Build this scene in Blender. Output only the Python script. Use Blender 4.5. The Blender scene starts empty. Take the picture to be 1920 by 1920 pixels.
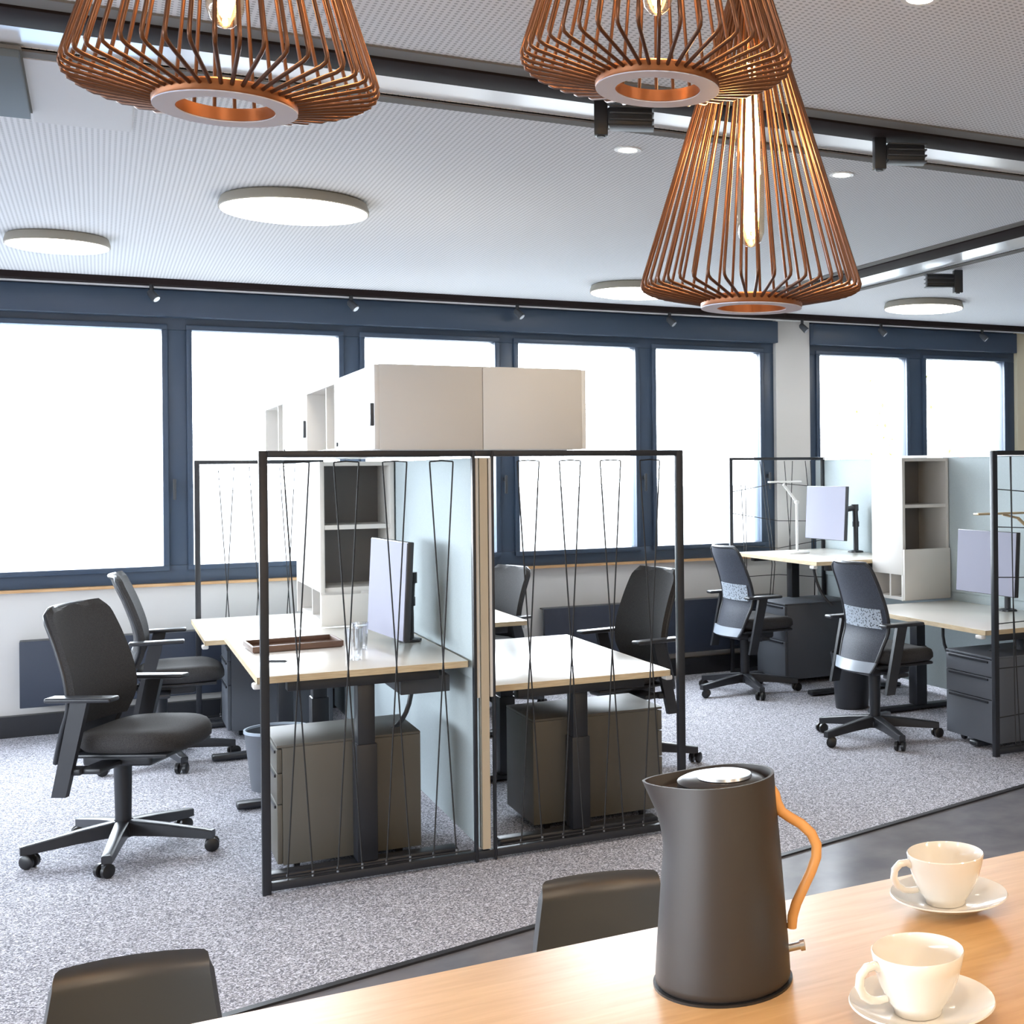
import bpy, bmesh, math, random
from mathutils import Vector, Matrix
PI = math.pi
sc = bpy.context.scene
COL = sc.collection
random.seed(7)

# ---------------------------------------------------------------- camera
TH = math.radians(28.67); RO = math.radians(0.56); FPX = 2405.0
F = Vector((math.sin(TH), math.cos(TH), 0)); R0 = Vector((math.cos(TH), -math.sin(TH), 0)); U0 = Vector((0, 0, 1))
UU = math.cos(RO)*U0 + math.sin(RO)*R0
RR = math.cos(RO)*R0 - math.sin(RO)*U0
cd = bpy.data.cameras.new('camera'); cam = bpy.data.objects.new('camera', cd); COL.objects.link(cam)
M = Matrix((RR, UU, -F)).transposed().to_4x4(); M.translation = Vector((0, 0, 1.43))
cam.matrix_world = M
cd.sensor_fit = 'HORIZONTAL'; cd.sensor_width = 36.0; cd.lens = FPX/1920*36.0
cd.shift_x = (960-1500)/1920; cd.shift_y = (877-960)/1920
cd.clip_start = 0.05; cd.clip_end = 200
sc.camera = cam

# ---------------------------------------------------------------- world, daylight and lamps
w = bpy.data.worlds.new('world'); sc.world = w; w.use_nodes = True
bg = w.node_tree.nodes['Background']; bg.inputs[0].default_value = (0.82, 0.91, 1.0, 1); bg.inputs[1].default_value = 14.0
sc.view_settings.view_transform = 'Standard'; sc.view_settings.look = 'None'
sc.view_settings.gamma = 1.0; sc.view_settings.use_curve_mapping = False
sc.view_settings.exposure = 0.8

def area(name, loc, rot, sx, sy, power, col, shape='RECTANGLE', spread=PI):
    l = bpy.data.lights.new(name, 'AREA'); l.shape = shape; l.size = sx; l.size_y = sy
    l.energy = power; l.color = col; l.spread = spread
    o = bpy.data.objects.new(name, l); COL.objects.link(o); o.location = loc; o.rotation_euler = rot
    return o
p = area('window_portal', (0.2, 8.62, 1.58), (-PI/2, 0, 0), 12.6, 1.40, 1, (1, 1, 1)); p.data.cycles.is_portal = True
q_ = area('window_portal', (-6.3, 1.8, 1.6), (0, -PI/2, 0), 1.4, 8.4, 1, (1, 1, 1)); q_.data.cycles.is_portal = True  # portal for the added, unseen left-wall windows
WARM = (1.0, 0.72, 0.46)
for (x, y, e) in ((0.2, 0.5, 5.5), (1.7, 0.35, 5.5), (3.4, 0.8, 8), (-1.6, 0.9, 10), (0.2, -1.3, 24), (2.4, -1.3, 24)):
    area('kitchen_downlight', (x, y, 2.51), (0, 0, 0), 0.12, 0.12, e, (1.0, 0.76, 0.53), 'DISK')

# ---------------------------------------------------------------- materials
def mat(name, col, rough=0.5, metal=0.0, spec=0.5, coat=0.0):
    m = bpy.data.materials.new(name); m.use_nodes = True
    b = m.node_tree.nodes['Principled BSDF']
    b.inputs['Base Color'].default_value = (*col, 1); b.inputs['Roughness'].default_value = rough
    b.inputs['Metallic'].default_value = metal; b.inputs['Specular IOR Level'].default_value = spec
    b.inputs['Coat Weight'].default_value = coat
    return m
def N(m, t): return m.node_tree.nodes.new(t)
def L(m, a, b): m.node_tree.links.new(a, b)
def P(m): return m.node_tree.nodes['Principled BSDF']
def noise_mat(name, c1, c2, scale, rough, lo=0.35, hi=0.65, bump=0.0, detail=2.0, stretch=None, spec=0.5):
    m = mat(name, c1, rough, spec=spec)
    tc = N(m, 'ShaderNodeTexCoord'); nz = N(m, 'ShaderNodeTexNoise'); cr = N(m, 'ShaderNodeValToRGB')
    nz.inputs['Scale'].default_value = scale; nz.inputs['Detail'].default_value = detail
    src = tc.outputs['Object']
    if stretch:
        mp = N(m, 'ShaderNodeMapping'); mp.inputs['Scale'].default_value = stretch; L(m, src, mp.inputs[0]); src = mp.outputs[0]
    L(m, src, nz.inputs['Vector'])
    cr.color_ramp.elements[0].position = lo; cr.color_ramp.elements[1].position = hi
    cr.color_ramp.elements[0].color = (*c1, 1); cr.color_ramp.elements[1].color = (*c2, 1)
    L(m, nz.outputs[0], cr.inputs[0]); L(m, cr.outputs[0], P(m).inputs['Base Color'])
    if bump:
        bp = N(m, 'ShaderNodeBump'); bp.inputs['Strength'].default_value = bump; bp.inputs['Distance'].default_value = 0.004
        L(m, nz.outputs[0], bp.inputs['Height']); L(m, bp.outputs[0], P(m).inputs['Normal'])
    return m
def emis(name, col, s):
    m = bpy.data.materials.new(name); m.use_nodes = True; nt = m.node_tree
    nt.nodes.clear(); e = nt.nodes.new('ShaderNodeEmission'); o = nt.nodes.new('ShaderNodeOutputMaterial')
    e.inputs[0].default_value = (*col, 1); e.inputs[1].default_value = s; nt.links.new(e.outputs[0], o.inputs[0]); return m
def glass(name, tint, gl=0.06):
    m = bpy.data.materials.new(name); m.use_nodes = True; nt = m.node_tree; nt.nodes.clear()
    t = nt.nodes.new('ShaderNodeBsdfTransparent'); g = nt.nodes.new('ShaderNodeBsdfGlossy'); mx = nt.nodes.new('ShaderNodeMixShader')
    o = nt.nodes.new('ShaderNodeOutputMaterial'); lw = nt.nodes.new('ShaderNodeLayerWeight'); mu = nt.nodes.new('ShaderNodeMath')
    lw.inputs[0].default_value = 0.25; mu.operation = 'MULTIPLY_ADD'; mu.inputs[1].default_value = 0.6; mu.inputs[2].default_value = gl
    t.inputs[0].default_value = (*tint, 1); g.inputs['Roughness'].default_value = 0.02
    nt.links.new(lw.outputs['Facing'], mu.inputs[0]); nt.links.new(mu.outputs[0], mx.inputs[0])
    nt.links.new(t.outputs[0], mx.inputs[1]); nt.links.new(g.outputs[0], mx.inputs[2]); nt.links.new(mx.outputs[0], o.inputs[0]); return m

def ceiling_mat():
    m = mat('perforated ceiling', (.62, .62, .62), .9, spec=.2)
    g = N(m, 'ShaderNodeNewGeometry'); sp = N(m, 'ShaderNodeSeparateXYZ'); L(m, g.outputs['Position'], sp.inputs[0])
    def mth(op, a, b=None, c=None):
        n = N(m, 'ShaderNodeMath'); n.operation = op
        for i, v in enumerate((a, b, c)):
            if v is None: continue
            if isinstance(v, (int, float)): n.inputs[i].default_value = v
            else: L(m, v, n.inputs[i])
        return n.outputs[0]
    P_ = 0.0168
    fx = mth('SUBTRACT', mth('FRACT', mth('DIVIDE', sp.outputs[0], P_)), 0.5)
    fy = mth('SUBTRACT', mth('FRACT', mth('DIVIDE', sp.outputs[1], P_)), 0.5)
    d = mth('SQRT', mth('ADD', mth('MULTIPLY', fx, fx), mth('MULTIPLY', fy, fy)))
    hole = mth('LESS_THAN', d, 0.27)
    mx = N(m, 'ShaderNodeMix'); mx.data_type = 'RGBA'
    L(m, hole, mx.inputs[0]); mx.inputs[6].default_value = (.80, .81, .83, 1); mx.inputs[7].default_value = (.46, .47, .49, 1)
    L(m, mx.outputs[2], P(m).inputs['Base Color']); return m

MT = {}
MT['ceiling'] = ceiling_mat()
MT['ceil_plain'] = mat('plain ceiling board', (.74, .75, .76), .9, spec=.2)
def carpet_mat():
    m = mat('speckled carpet', (.4, .4, .42), .95, spec=.1)
    tc = N(m, 'ShaderNodeTexCoord'); v = N(m, 'ShaderNodeTexVoronoi'); v.inputs['Scale'].default_value = 230
    sp = N(m, 'ShaderNodeSeparateColor'); cr = N(m, 'ShaderNodeValToRGB'); n2 = N(m, 'ShaderNodeTexNoise'); n2.inputs['Scale'].default_value = 60
    L(m, tc.outputs['Object'], v.inputs['Vector']); L(m, tc.outputs['Object'], n2.inputs['Vector'])
    L(m, v.outputs['Color'], sp.inputs[0])
    ad = N(m, 'ShaderNodeMath'); ad.operation = 'MULTIPLY_ADD'; ad.inputs[1].default_value = .8; L(m, sp.outputs[0], ad.inputs[0]); 
    m2 = N(m, 'ShaderNodeMath'); m2.operation = 'MULTIPLY'; m2.inputs[1].default_value = .22; L(m, n2.outputs[0], m2.inputs[0]); L(m, m2.outputs[0], ad.inputs[2])
    e = cr.color_ramp.elements; e[0].position = .12; e[0].color = (.14, .14, .17, 1); e[1].position = .92; e[1].color = (.86, .86, .94, 1)
    q = cr.color_ramp.elements.new(.5); q.color = (.38, .375, .41, 1)
    L(m, ad.outputs[0], cr.inputs[0]); L(m, cr.outputs[0], P(m).inputs['Base Color']); return m
MT['carpet'] = carpet_mat()
MT['vinyl'] = noise_mat('dark vinyl floor', (.16, .16, .18), (.24, .235, .25), 6, .25, .3, .7, detail=6)
MT['edge'] = mat('black floor trim', (.02, .02, .025), .5)
MT['wall'] = mat('wall paint', (.66, .65, .64), .85, spec=.3)
MT['beige'] = mat('cream wall paint', (.78, .70, .52), .85, spec=.3)
MT['frame'] = mat('blue grey window frame', (.045, .07, .115), .40)
MT['sill'] = noise_mat('oak sill', (.52, .30, .14), (.66, .42, .22), 8, .5, stretch=(1, 12, 12))
MT['dark'] = mat('black powder coat', (.018, .02, .026), .38)
MT['darkgrey'] = mat('anthracite metal', (.055, .06, .07), .45)
MT['radiator'] = mat('dark radiator', (.03, .04, .065), .5)
MT['white'] = mat('white laminate', (.82, .81, .79), .32)
MT['cab_white'] = mat('cabinet white', (.70, .67, .63), .5)
MT['cab_grey'] = mat('grey back board', (.20, .195, .20), .6)
MT['desktop'] = mat('desk laminate', (.84, .80, .73), .20, spec=1.0)
MT['deskedge'] = noise_mat('plywood edge', (.60, .46, .28), (.72, .58, .38), 60, .5, stretch=(.3, .3, 4))
MT['felt'] = noise_mat('pale blue grey felt', (.50, .57, .59), (.56, .63, .65), 300, .9, spec=.2)
MT['edgestrip'] = mat('beige panel edge', (.52, .43, .31), .5)
MT['ped'] = mat('grey pedestal steel', (.115, .108, .092), .45)
MT['pedblue'] = mat('slate pedestal steel', (.11, .12, .14), .45)
MT['fab'] = noise_mat('charcoal upholstery', (.035, .034, .036), (.065, .062, .062), 400, .85, spec=.25)
MT['mesh'] = noise_mat('dark back mesh', (.03, .035, .05), (.08, .09, .12), 350, .6, spec=.4)
MT['plastic'] = mat('black plastic', (.028, .03, .036), .36)
MT['band'] = mat('pale grey plastic', (.42, .48, .56), .3)
MT['castor'] = mat('castor plastic', (.012, .012, .014), .35)
MT['screen'] = mat('pale display', (.27, .27, .34), .6, spec=.2)
MT['cord'] = mat('black elastic cord', (.02, .02, .022), .7)
MT['steel'] = mat('brushed steel', (.6, .62, .65), .3, 1.0)
MT['copper'] = mat('bronze wire', (.12, .058, .036), .34, .7)
MT['bronze'] = mat('bronze sheet', (.26, .10, .04), .4, .6)
MT['ringface'] = mat('pale ring face', (.50, .56, .74), .45)
MT['filament'] = emis('glowing filament', (1.0, .50, .16), 26)
MT['core'] = emis('hot filament core', (1.0, .72, .36), 60)
MT['bulb'] = glass('amber bulb glass', (1.0, .90, .74), .05)
MT['disc'] = emis('lamp diffuser', (1.0, .95, .86), 9.0)
MT['spotglow'] = emis('downlight lens', (1.0, .88, .66), 22.0)
MT['lamprim'] = mat('lamp rim', (.34, .31, .26), .6)
MT['track'] = mat('dark brown track', (.022, .015, .015), .75, spec=.12)
MT['trackwhite'] = mat('white track insert', (.92, .94, .96), .22, spec=1.0)
MT['trim'] = mat('grey ceiling trim', (.20, .19, .18), .8, spec=.15)
MT['grille'] = mat('grey ceiling panel', (.20, .235, .265), .8, spec=.2)
MT['pane'] = glass('window glass', (1, 1, 1), .02)
MT['tumbler'] = glass('tumbler glass', (.97, .98, 1), .12)
MT['kettle'] = mat('matt black kettle', (.027, .023, .022), .46, spec=.6)
MT['lid'] = mat('kettle lid', (.02, .02, .022), .25)
MT['beech'] = noise_mat('beech handle', (.66, .31, .09), (.74, .38, .13), 30, .4, stretch=(1, 1, .2))
MT['china'] = mat('white porcelain', (.83, .81, .76), .12, spec=.6, coat=.5)
MT['stool'] = mat('charcoal shell', (.030, .029, .029), .36, spec=.8)
MT['tray'] = mat('brown tray', (.13, .07, .045), .45)
MT['gold'] = mat('gold lamp metal', (.70, .55, .35), .3, .6)
MT['lampwhite'] = mat('white lamp metal', (.82, .82, .80), .35)
MT['pole'] = mat('grey outdoor metal', (.30, .33, .38), .5)
MT['red'] = mat('red sign print', (.65, .12, .08), .5)
MT['leaf'] = mat('yellow green leaf', (.34, .40, .06), .6)
MT['car'] = mat('blue car paint', (.20, .38, .60), .3)
def table_mat():
    m = mat('oiled oak', (.6, .4, .2), .40, spec=.35)
    tc = N(m, 'ShaderNodeTexCoord'); mp = N(m, 'ShaderNodeMapping'); mp.inputs['Scale'].default_value = (1.6, 14, 14)
    n1 = N(m, 'ShaderNodeTexNoise'); n1.inputs['Scale'].default_value = 5; n1.inputs['Detail'].default_value = 8; n1.inputs['Distortion'].default_value = .6
    L(m, tc.outputs['Object'], mp.inputs[0]); L(m, mp.outputs[0], n1.inputs['Vector'])
    cr = N(m, 'ShaderNodeValToRGB'); cr.color_ramp.elements[0].position = .3; cr.color_ramp.elements[1].position = .72
    cr.color_ramp.elements[0].color = (.52, .29, .10, 1); cr.color_ramp.elements[1].color = (.64, .39, .155, 1)
    L(m, n1.outputs[0], cr.inputs[0]); L(m, cr.outputs[0], P(m).inputs['Base Color'])
    bp = N(m, 'ShaderNodeBump'); bp.inputs['Strength'].default_value = .12; bp.inputs['Distance'].default_value = .001
    L(m, n1.outputs[0], bp.inputs['Height']); L(m, bp.outputs[0], P(m).inputs['Normal']); return m
MT['table'] = table_mat()
def perf_band():
    m = mat('perforated lumbar band', (.34, .40, .48), .4)
    tc = N(m, 'ShaderNodeTexCoord'); v = N(m, 'ShaderNodeTexVoronoi'); v.inputs['Scale'].default_value = 85
    cr = N(m, 'ShaderNodeValToRGB'); cr.color_ramp.elements[0].position = .30; cr.color_ramp.elements[1].position = .38
    cr.color_ramp.elements[0].color = (.05, .06, .08, 1); cr.color_ramp.elements[1].color = (.46, .52, .60, 1)
    L(m, tc.outputs['Object'], v.inputs['Vector']); L(m, v.outputs['Distance'], cr.inputs[0]); L(m, cr.outputs[0], P(m).inputs['Base Color']); return m
MT['lumbar'] = perf_band()

# ---------------------------------------------------------------- mesh helpers
class MB:
    def __init__(s): s.bm = bmesh.new()
    def box(s, a, b, bev=0.0, seg=2, M_=None):
        a = Vector(a); b = Vector(b); c = (a+b)/2; d = b-a
        r = bmesh.ops.create_cube(s.bm, size=1.0); vs = r['verts']
        bmesh.ops.scale(s.bm, vec=(abs(d.x), abs(d.y), abs(d.z)), verts=vs)
        if bev > 0:
            es = list({e for v in vs for e in v.link_edges})
            r2 = bmesh.ops.bevel(s.bm, geom=es, offset=bev, segments=seg, profile=.5, affect='EDGES')
            vs = list({v for f in r2['faces'] for v in f.verts} | {v for v in vs if v.is_valid})
        bmesh.ops.translate(s.bm, vec=c, verts=vs)
        if M_ is not None: bmesh.ops.transform(s.bm, matrix=M_, verts=vs)
        return s
    def ring(s, pts): return [s.bm.verts.new(p) for p in pts]
    def bridge(s, a, b, close=True):
        n = len(a); rg = range(n if close else n-1)
        for i in rg: s.bm.faces.new((a[i], a[(i+1) % n], b[(i+1) % n], b[i]))
    def tube(s, pts, r, n=8, caps=True, squash=None):
        pts = [Vector(p) for p in pts]; rs = r if isinstance(r, (list, tuple)) else [r]*len(pts)
        t0 = (pts[1]-pts[0]).normalized(); up = Vector((0, 0, 1)) if abs(t0.z) < .9 else Vector((1, 0, 0))
        u = t0.cross(up).normalized(); prev = None; first = None
        for i, p in enumerate(pts):
            if i == 0: t = t0
            elif i == len(pts)-1: t = (pts[i]-pts[i-1]).normalized()
            else: t = ((pts[i+1]-p).normalized()+(p-pts[i-1]).normalized()).normalized()
            u = (u - t*u.dot(t)).normalized(); v = t.cross(u)
            ring = s.ring([p + (u*math.cos(2*PI*k/n) + v*math.sin(2*PI*k/n)*(squash or 1))*rs[i] for k in range(n)])
            if prev: s.bridge(prev, ring)
            else: first = ring
            prev = ring
        if caps:
            s.bm.faces.new(list(reversed(first))); s.bm.faces.new(prev)
        return s
    def lathe(s, prof, n=32, c=(0, 0, 0), close=False):
        c = Vector(c); prev = None; first = None
        for (r, z) in prof:
            if r < 1e-6: ring = [s.bm.verts.new(c+Vector((0, 0, z)))]
            else: ring = s.ring([c+Vector((r*math.cos(2*PI*k/n), r*math.sin(2*PI*k/n), z)) for k in range(n)])
            if prev is not None:
                if len(prev) == 1 and len(ring) > 1:
                    for k in range(n): s.bm.faces.new((prev[0], ring[(k+1) % n], ring[k]))
                elif len(ring) == 1 and len(prev) > 1:
                    for k in range(n): s.bm.faces.new((prev[k], prev[(k+1) % n], ring[0]))
                elif len(ring) > 1: s.bridge(prev, ring)
            else: first = ring
            prev = ring
        if close: s.bridge(prev, first)
        return s
    def prism(s, poly, z0, z1):
        a = s.ring([(x, y, z0) for x, y in poly]); b = s.ring([(x, y, z1) for x, y in poly])
        s.bm.faces.new(list(reversed(a))); s.bm.faces.new(b); s.bridge(a, b); return s
    def plate(s, poly3, nrm, t):
        nrm = Vector(nrm)*t
        a = s.ring([Vector(p) for p in poly3]); b = s.ring([Vector(p)+nrm for p in poly3])
        s.bm.faces.new(list(reversed(a))); s.bm.faces.new(b); s.bridge(a, b); return s
    def grid(s, fn, nu, nv, t=None):
        """surface fn(u,v)->(point, normal); thick when t given"""
        A = [[None]*(nv+1) for _ in range(nu+1)]; B = [[None]*(nv+1) for _ in range(nu+1)]
        for i in range(nu+1):
            for j in range(nv+1):
                p = Vector(fn(i/nu, j/nv)); e = 1e-3
                pu = Vector(fn(min(1, i/nu+e), j/nv))-Vector(fn(max(0, i/nu-e), j/nv)); pv = Vector(fn(i/nu, min(1, j/nv+e)))-Vector(fn(i/nu, max(0, j/nv-e)))
                nn = pu.cross(pv); nn = nn.normalized() if nn.length > 1e-12 else Vector((0, 0, 1))
                A[i][j] = s.bm.verts.new(p+nn*(t/2)); B[i][j] = s.bm.verts.new(p-nn*(t/2))
        for i in range(nu):
            for j in range(nv):
                s.bm.faces.new((A[i][j], A[i+1][j], A[i+1][j+1], A[i][j+1])); s.bm.faces.new((B[i][j], B[i][j+1], B[i+1][j+1], B[i+1][j]))
        for i in range(nu):
            s.bm.faces.new((A[i][0], B[i][0], B[i+1][0], A[i+1][0])); s.bm.faces.new((A[i][nv], A[i+1][nv], B[i+1][nv], B[i][nv]))
        for j in range(nv):
            s.bm.faces.new((A[0][j], A[0][j+1], B[0][j+1], B[0][j])); s.bm.faces.new((A[nu][j], B[nu][j], B[nu][j+1], A[nu][j+1]))
        return s
    def build(s, name, m, parent=None, loc=None, smooth=True, ang=35):
        bmesh.ops.recalc_face_normals(s.bm, faces=s.bm.faces)
        me = bpy.data.meshes.new(name); s.bm.to_mesh(me); s.bm.free()
        me.materials.append(MT[m] if isinstance(m, str) else m)
        if smooth:
            me.polygons.foreach_set('use_smooth', [True]*len(me.polygons)); me.set_sharp_from_angle(angle=math.radians(ang))
        o = bpy.data.objects.new(name, me); COL.objects.link(o)
        if parent is not None: o.parent = parent
        if loc is not None: o.location = loc
        return o
def tag(o, label=None, cat=None, group=None, kind=None):
    if label: o['label'] = label
    if cat: o['category'] = cat
    if group: o['group'] = group
    if kind: o['kind'] = kind
    return o
def thing(name, label, cat, loc=(0, 0, 0), rz=0.0, group=None):
    o = bpy.data.objects.new(name, None); COL.objects.link(o); o.empty_display_size = .1
    o.location = loc; o.rotation_euler = (0, 0, rz); return tag(o, label, cat, group)
def dup(root, loc=None, rz=None, label=None, group=None):
    def cp(o, par):
        c = o.copy(); COL.objects.link(c); c.parent = par
        for ch in list(o.children): cp(ch, c)
        return c
    r = cp(root, None)
    if loc is not None: r.location = loc
    if rz is not None: r.rotation_euler = (0, 0, rz)
    if label: r['label'] = label
    if group: r['group'] = group
    return r
def box(name, a, b, m, parent=None, bev=0.0, seg=2): return MB().box(a, b, bev, seg).build(name, m, parent)
def struct(name, a, b, m, bev=0.0):
    o = box(name, a, b, m, None, bev); o['kind'] = 'structure'; return o
def local(o): return o

# ================================================================ STRUCTURE
HC = 2.53; YW = 8.245; XL = -6.0; XR = 9.0; YF = -3.2
# floors: carpet beyond a diagonal trim line, vinyl on the kitchen side
def cy(x): return 3.719 + (x-.326)*.2561
mb = MB(); mb.prism([(XL, cy(XL)), (XR, cy(XR)), (XR, YW+.2), (XL, YW+.2)], -.10, 0); o = mb.build('floor', 'carpet', smooth=False); o['kind'] = 'structure'
mb = MB(); mb.prism([(XL, YF), (XR, YF), (XR, cy(XR)), (XL, cy(XL))], -.10, -.003); o = mb.build('floor', 'vinyl', smooth=False); o['kind'] = 'structure'
mb = MB(); mb.prism([(XL, cy(XL)-.022), (XR, cy(XR)-.022), (XR, cy(XR)+.006), (XL, cy(XL)+.006)], -.02, .004); o = mb.build('trim_1', 'edge', smooth=False); o['kind'] = 'structure'
# ceiling with two slots: along X (Y 3.48..3.86) and along Y (X 3.66..4.10, Y 3.86..8.1)
S0, S1 = 3.49, 3.86; BX0, BX1 = 3.70, 4.12
def ceil(x0, x1, y0, y1, m='ceiling', z0=HC, z1=HC+.22):
    return struct('ceiling', (x0, y0, z0), (x1, y1, z1), m)
ceil(XL, XR, YF, S0)
ceil(XL, BX0, S1, YW)
ceil(BX1, XR, S1, YW)
ceil(XL, XR, S0, S1, 'trackwhite', HC+.006)
ceil(BX0, BX1, S1, YW, 'trackwhite', HC+.006)
# grey trims at slot edges
for a, b in (((XL, S0-.07, HC-.006), (XR, S0, HC+.004)), ((XL, S1, HC-.006), (BX0, S1+.055, HC+.004)), ((BX1, S1, HC-.006), (XR, S1+.055, HC+.004)),
             ((BX0-.05, S1+.055, HC-.006), (BX0, YW-.25, HC+.004)), ((BX1, S1+.055, HC-.006), (BX1+.04, YW-.25, HC+.004))):
    o = struct('trim_2', a, b, 'trim')
# window side: dark pelmet and rail under the ceiling
struct('trim_3', (XL, YW-.20, HC-.035), (XR, YW-.12, HC), 'track')
struct('trim_4', (XL, YW-.12, HC-.045), (XR, YW-.10, HC-.036), 'trackwhite')

# window wall (wall_back): lower band, column, end piece; the band above is behind the blind box
WT = .34
struct('wall_back', (XL, YW, 0), (XR, YW+WT, .79), 'wall')
struct('wall_back', (XL, YW, 2.50), (XR, YW+WT, HC+.2), 'frame')
struct('wall_back', (4.307, YW-.02, .79), (4.586, YW+WT, 2.50), 'wall')
struct('wall_back', (6.50, YW-.02, .79), (XR, YW+WT, 2.50), 'beige')
struct('wall_left', (XL-.2, YF, 0), (XL, YW+WT, .9), 'wall')
struct('wall_left', (XL-.2, YF, 2.3), (XL, YW+WT, HC+.2), 'wall')
struct('wall_left', (XL-.2, YF, .9), (XL, -2.4, 2.3), 'wall')
struct('wall_left', (XL-.2, 6.0, .9), (XL, YW+WT, 2.3), 'wall')
struct('wall_right', (XR, YF, 0), (XR+.2, YW+WT, HC+.2), 'wall')
struct('wall_front', (XL, YF-.2, 0), (XR, YF, HC+.2), 'beige')
struct('baseboard_back', (XL, YW-.05, 0), (XR, YW, .115), 'dark')
# windows: panes between mullions (glass z .90-2.265)
gz0, gz1 = .90, 2.265
PN = [(-5.6, -4.6), (-4.45, -3.4), (-3.25, -2.35), (-2.25, -1.35), (-1.22, .325), (.483, 1.297), (1.451, 2.262), (2.417, 3.232), (3.385, 4.19)]
PN2 = [(4.685, 5.453), (5.635, 6.389)]
def window(idx, x0, x1, panes):
    root = MB()
    yf0, yf1 = YW+.02, YW+.12
    root.box((x0, yf0, .80), (x1, yf1, gz0), .004); root.box((x0, yf0, gz1), (x1, yf1, 2.50), .004)
    edges = [x0]+[e for pn in panes for e in pn]+[x1]
    for i in range(0, len(edges), 2):
        if edges[i+1]-edges[i] > .01: root.box((edges[i], yf0, gz0), (edges[i+1], yf1, gz1), .004)
    w_ = root.build('window_%d' % idx, 'frame'); w_['kind'] = 'structure'
    for (a, b) in panes:
        box('window_pane', (a-.01, YW+.065, gz0-.01), (b+.01, YW+.073, gz1+.01), 'pane', w_)
        # slim sash inside the main frame
        m_ = MB(); yy0, yy1 = YW+.0, YW+.03
        for q in (((a-.03, yy0, gz0-.03), (b+.03, yy1, gz0)), ((a-.03, yy0, gz1), (b+.03, yy1, gz1+.03)), ((a-.03, yy0, gz0), (a, yy1, gz1)), ((b, yy0, gz0), (b+.03, yy1, gz1))): m_.box(*q, .003)
        m_.build('window_sash', 'frame', w_)
        if a > -1.3:
            h = MB(); h.box((b+.05, YW-.03, 1.28), (b+.068, YW-.018, 1.40), .004); h.box((b+.052, YW-.02, 1.36), (b+.066, YW+.03, 1.385), .003); h.build('window_handle', 'darkgrey', w_)
    return w_
window(1, XL, 4.307, PN)
window(2, 4.586, 6.50, PN2)
_m = MB()  # window row added out of view on the left wall, for daylight from that side
for _y in (-2.4, -.32, 1.77, 3.86, 5.92): _m.box((XL-.14, _y, .9), (XL-.05, _y+.08, 2.3), .004)
_m.box((XL-.14, -2.4, .9), (XL-.05, 6.0, .97), .004); _m.box((XL-.14, -2.4, 2.23), (XL-.05, 6.0, 2.3), .004)
_w = _m.build('window_3', 'frame'); _w['kind'] = 'structure'
box('window_pane', (XL-.10, -2.38, .95), (XL-.092, 5.98, 2.26), 'pane', _w)
struct('trim_5', (XL, YW-.035, .785), (4.30, YW+.03, .80), 'sill')
struct('trim_5', (4.586, YW-.035, .785), (6.50, YW+.03, .80), 'sill')
struct('trim_6', (XL, YW-.075, 2.33), (4.30, YW-.0, 2.484), 'frame', .006)
struct('trim_6', (4.59, YW-.075, 2.33), (6.46, YW-.0, 2.484), 'frame', .006)

# ================================================================ CEILING FITTINGS
t = thing('ceiling_track', 'long dark brown track running across the ceiling behind the pendants', 'ceiling track', (0, 3.57, HC))
box('track_body', (XL+.05, -.075, -.012), (XR-.05, .070, .005), 'track', t, .003)
t = thing('ceiling_track', 'dark ceiling track running towards the windows above the right-hand desks', 'ceiling track', (3.79, 5.95, HC))
box('track_body', (-.085, -2.0, -.012), (.075, 2.10, .005), 'track', t, .003)

def bracket_spot(loc, rz, label, s=1.0):
    t = thing('track_spotlight', label, 'spotlight', loc, rz, 'ribbed spotlights on the ceiling tracks')
    box('mounting_plate', (-.02*s, -.02*s, -.105*s), (.02*s, .02*s, .0), 'dark', t, .003)
    m_ = MB(); m_.box((.02*s, -.022, -.075*s), (.15*s, .022, -.025*s), .003)
    b = m_.build('lamp_body', 'dark', t)
    f_ = MB()
    for k in range(4):
        f_.box((.025*s, -.032, (-.082+.019*k)*s), (.155*s, .032, (-.077+.019*k)*s), .001)
    f_.build('cooling_fin', 'darkgrey', b)
    m_ = MB(); m_.lathe([(.0, -.109*s), (.012, -.109*s), (.012, -.100*s), (0, -.100*s)], 12); m_.build('screw', 'darkgrey', t)
    return t
bracket_spot((1.31, 3.60, HC-.010), math.radians(-20), 'black ribbed spotlight on the front ceiling track, left of the lowest pendant')
bracket_spot((2.28, 3.60, HC-.010), math.radians(-20), 'black ribbed spotlight on the front ceiling track, right of the lowest pendant')
bracket_spot((4.22, 5.86, HC-.006), math.radians(160), 'black spotlight on the track that runs towards the windows', 1.2)
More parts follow.
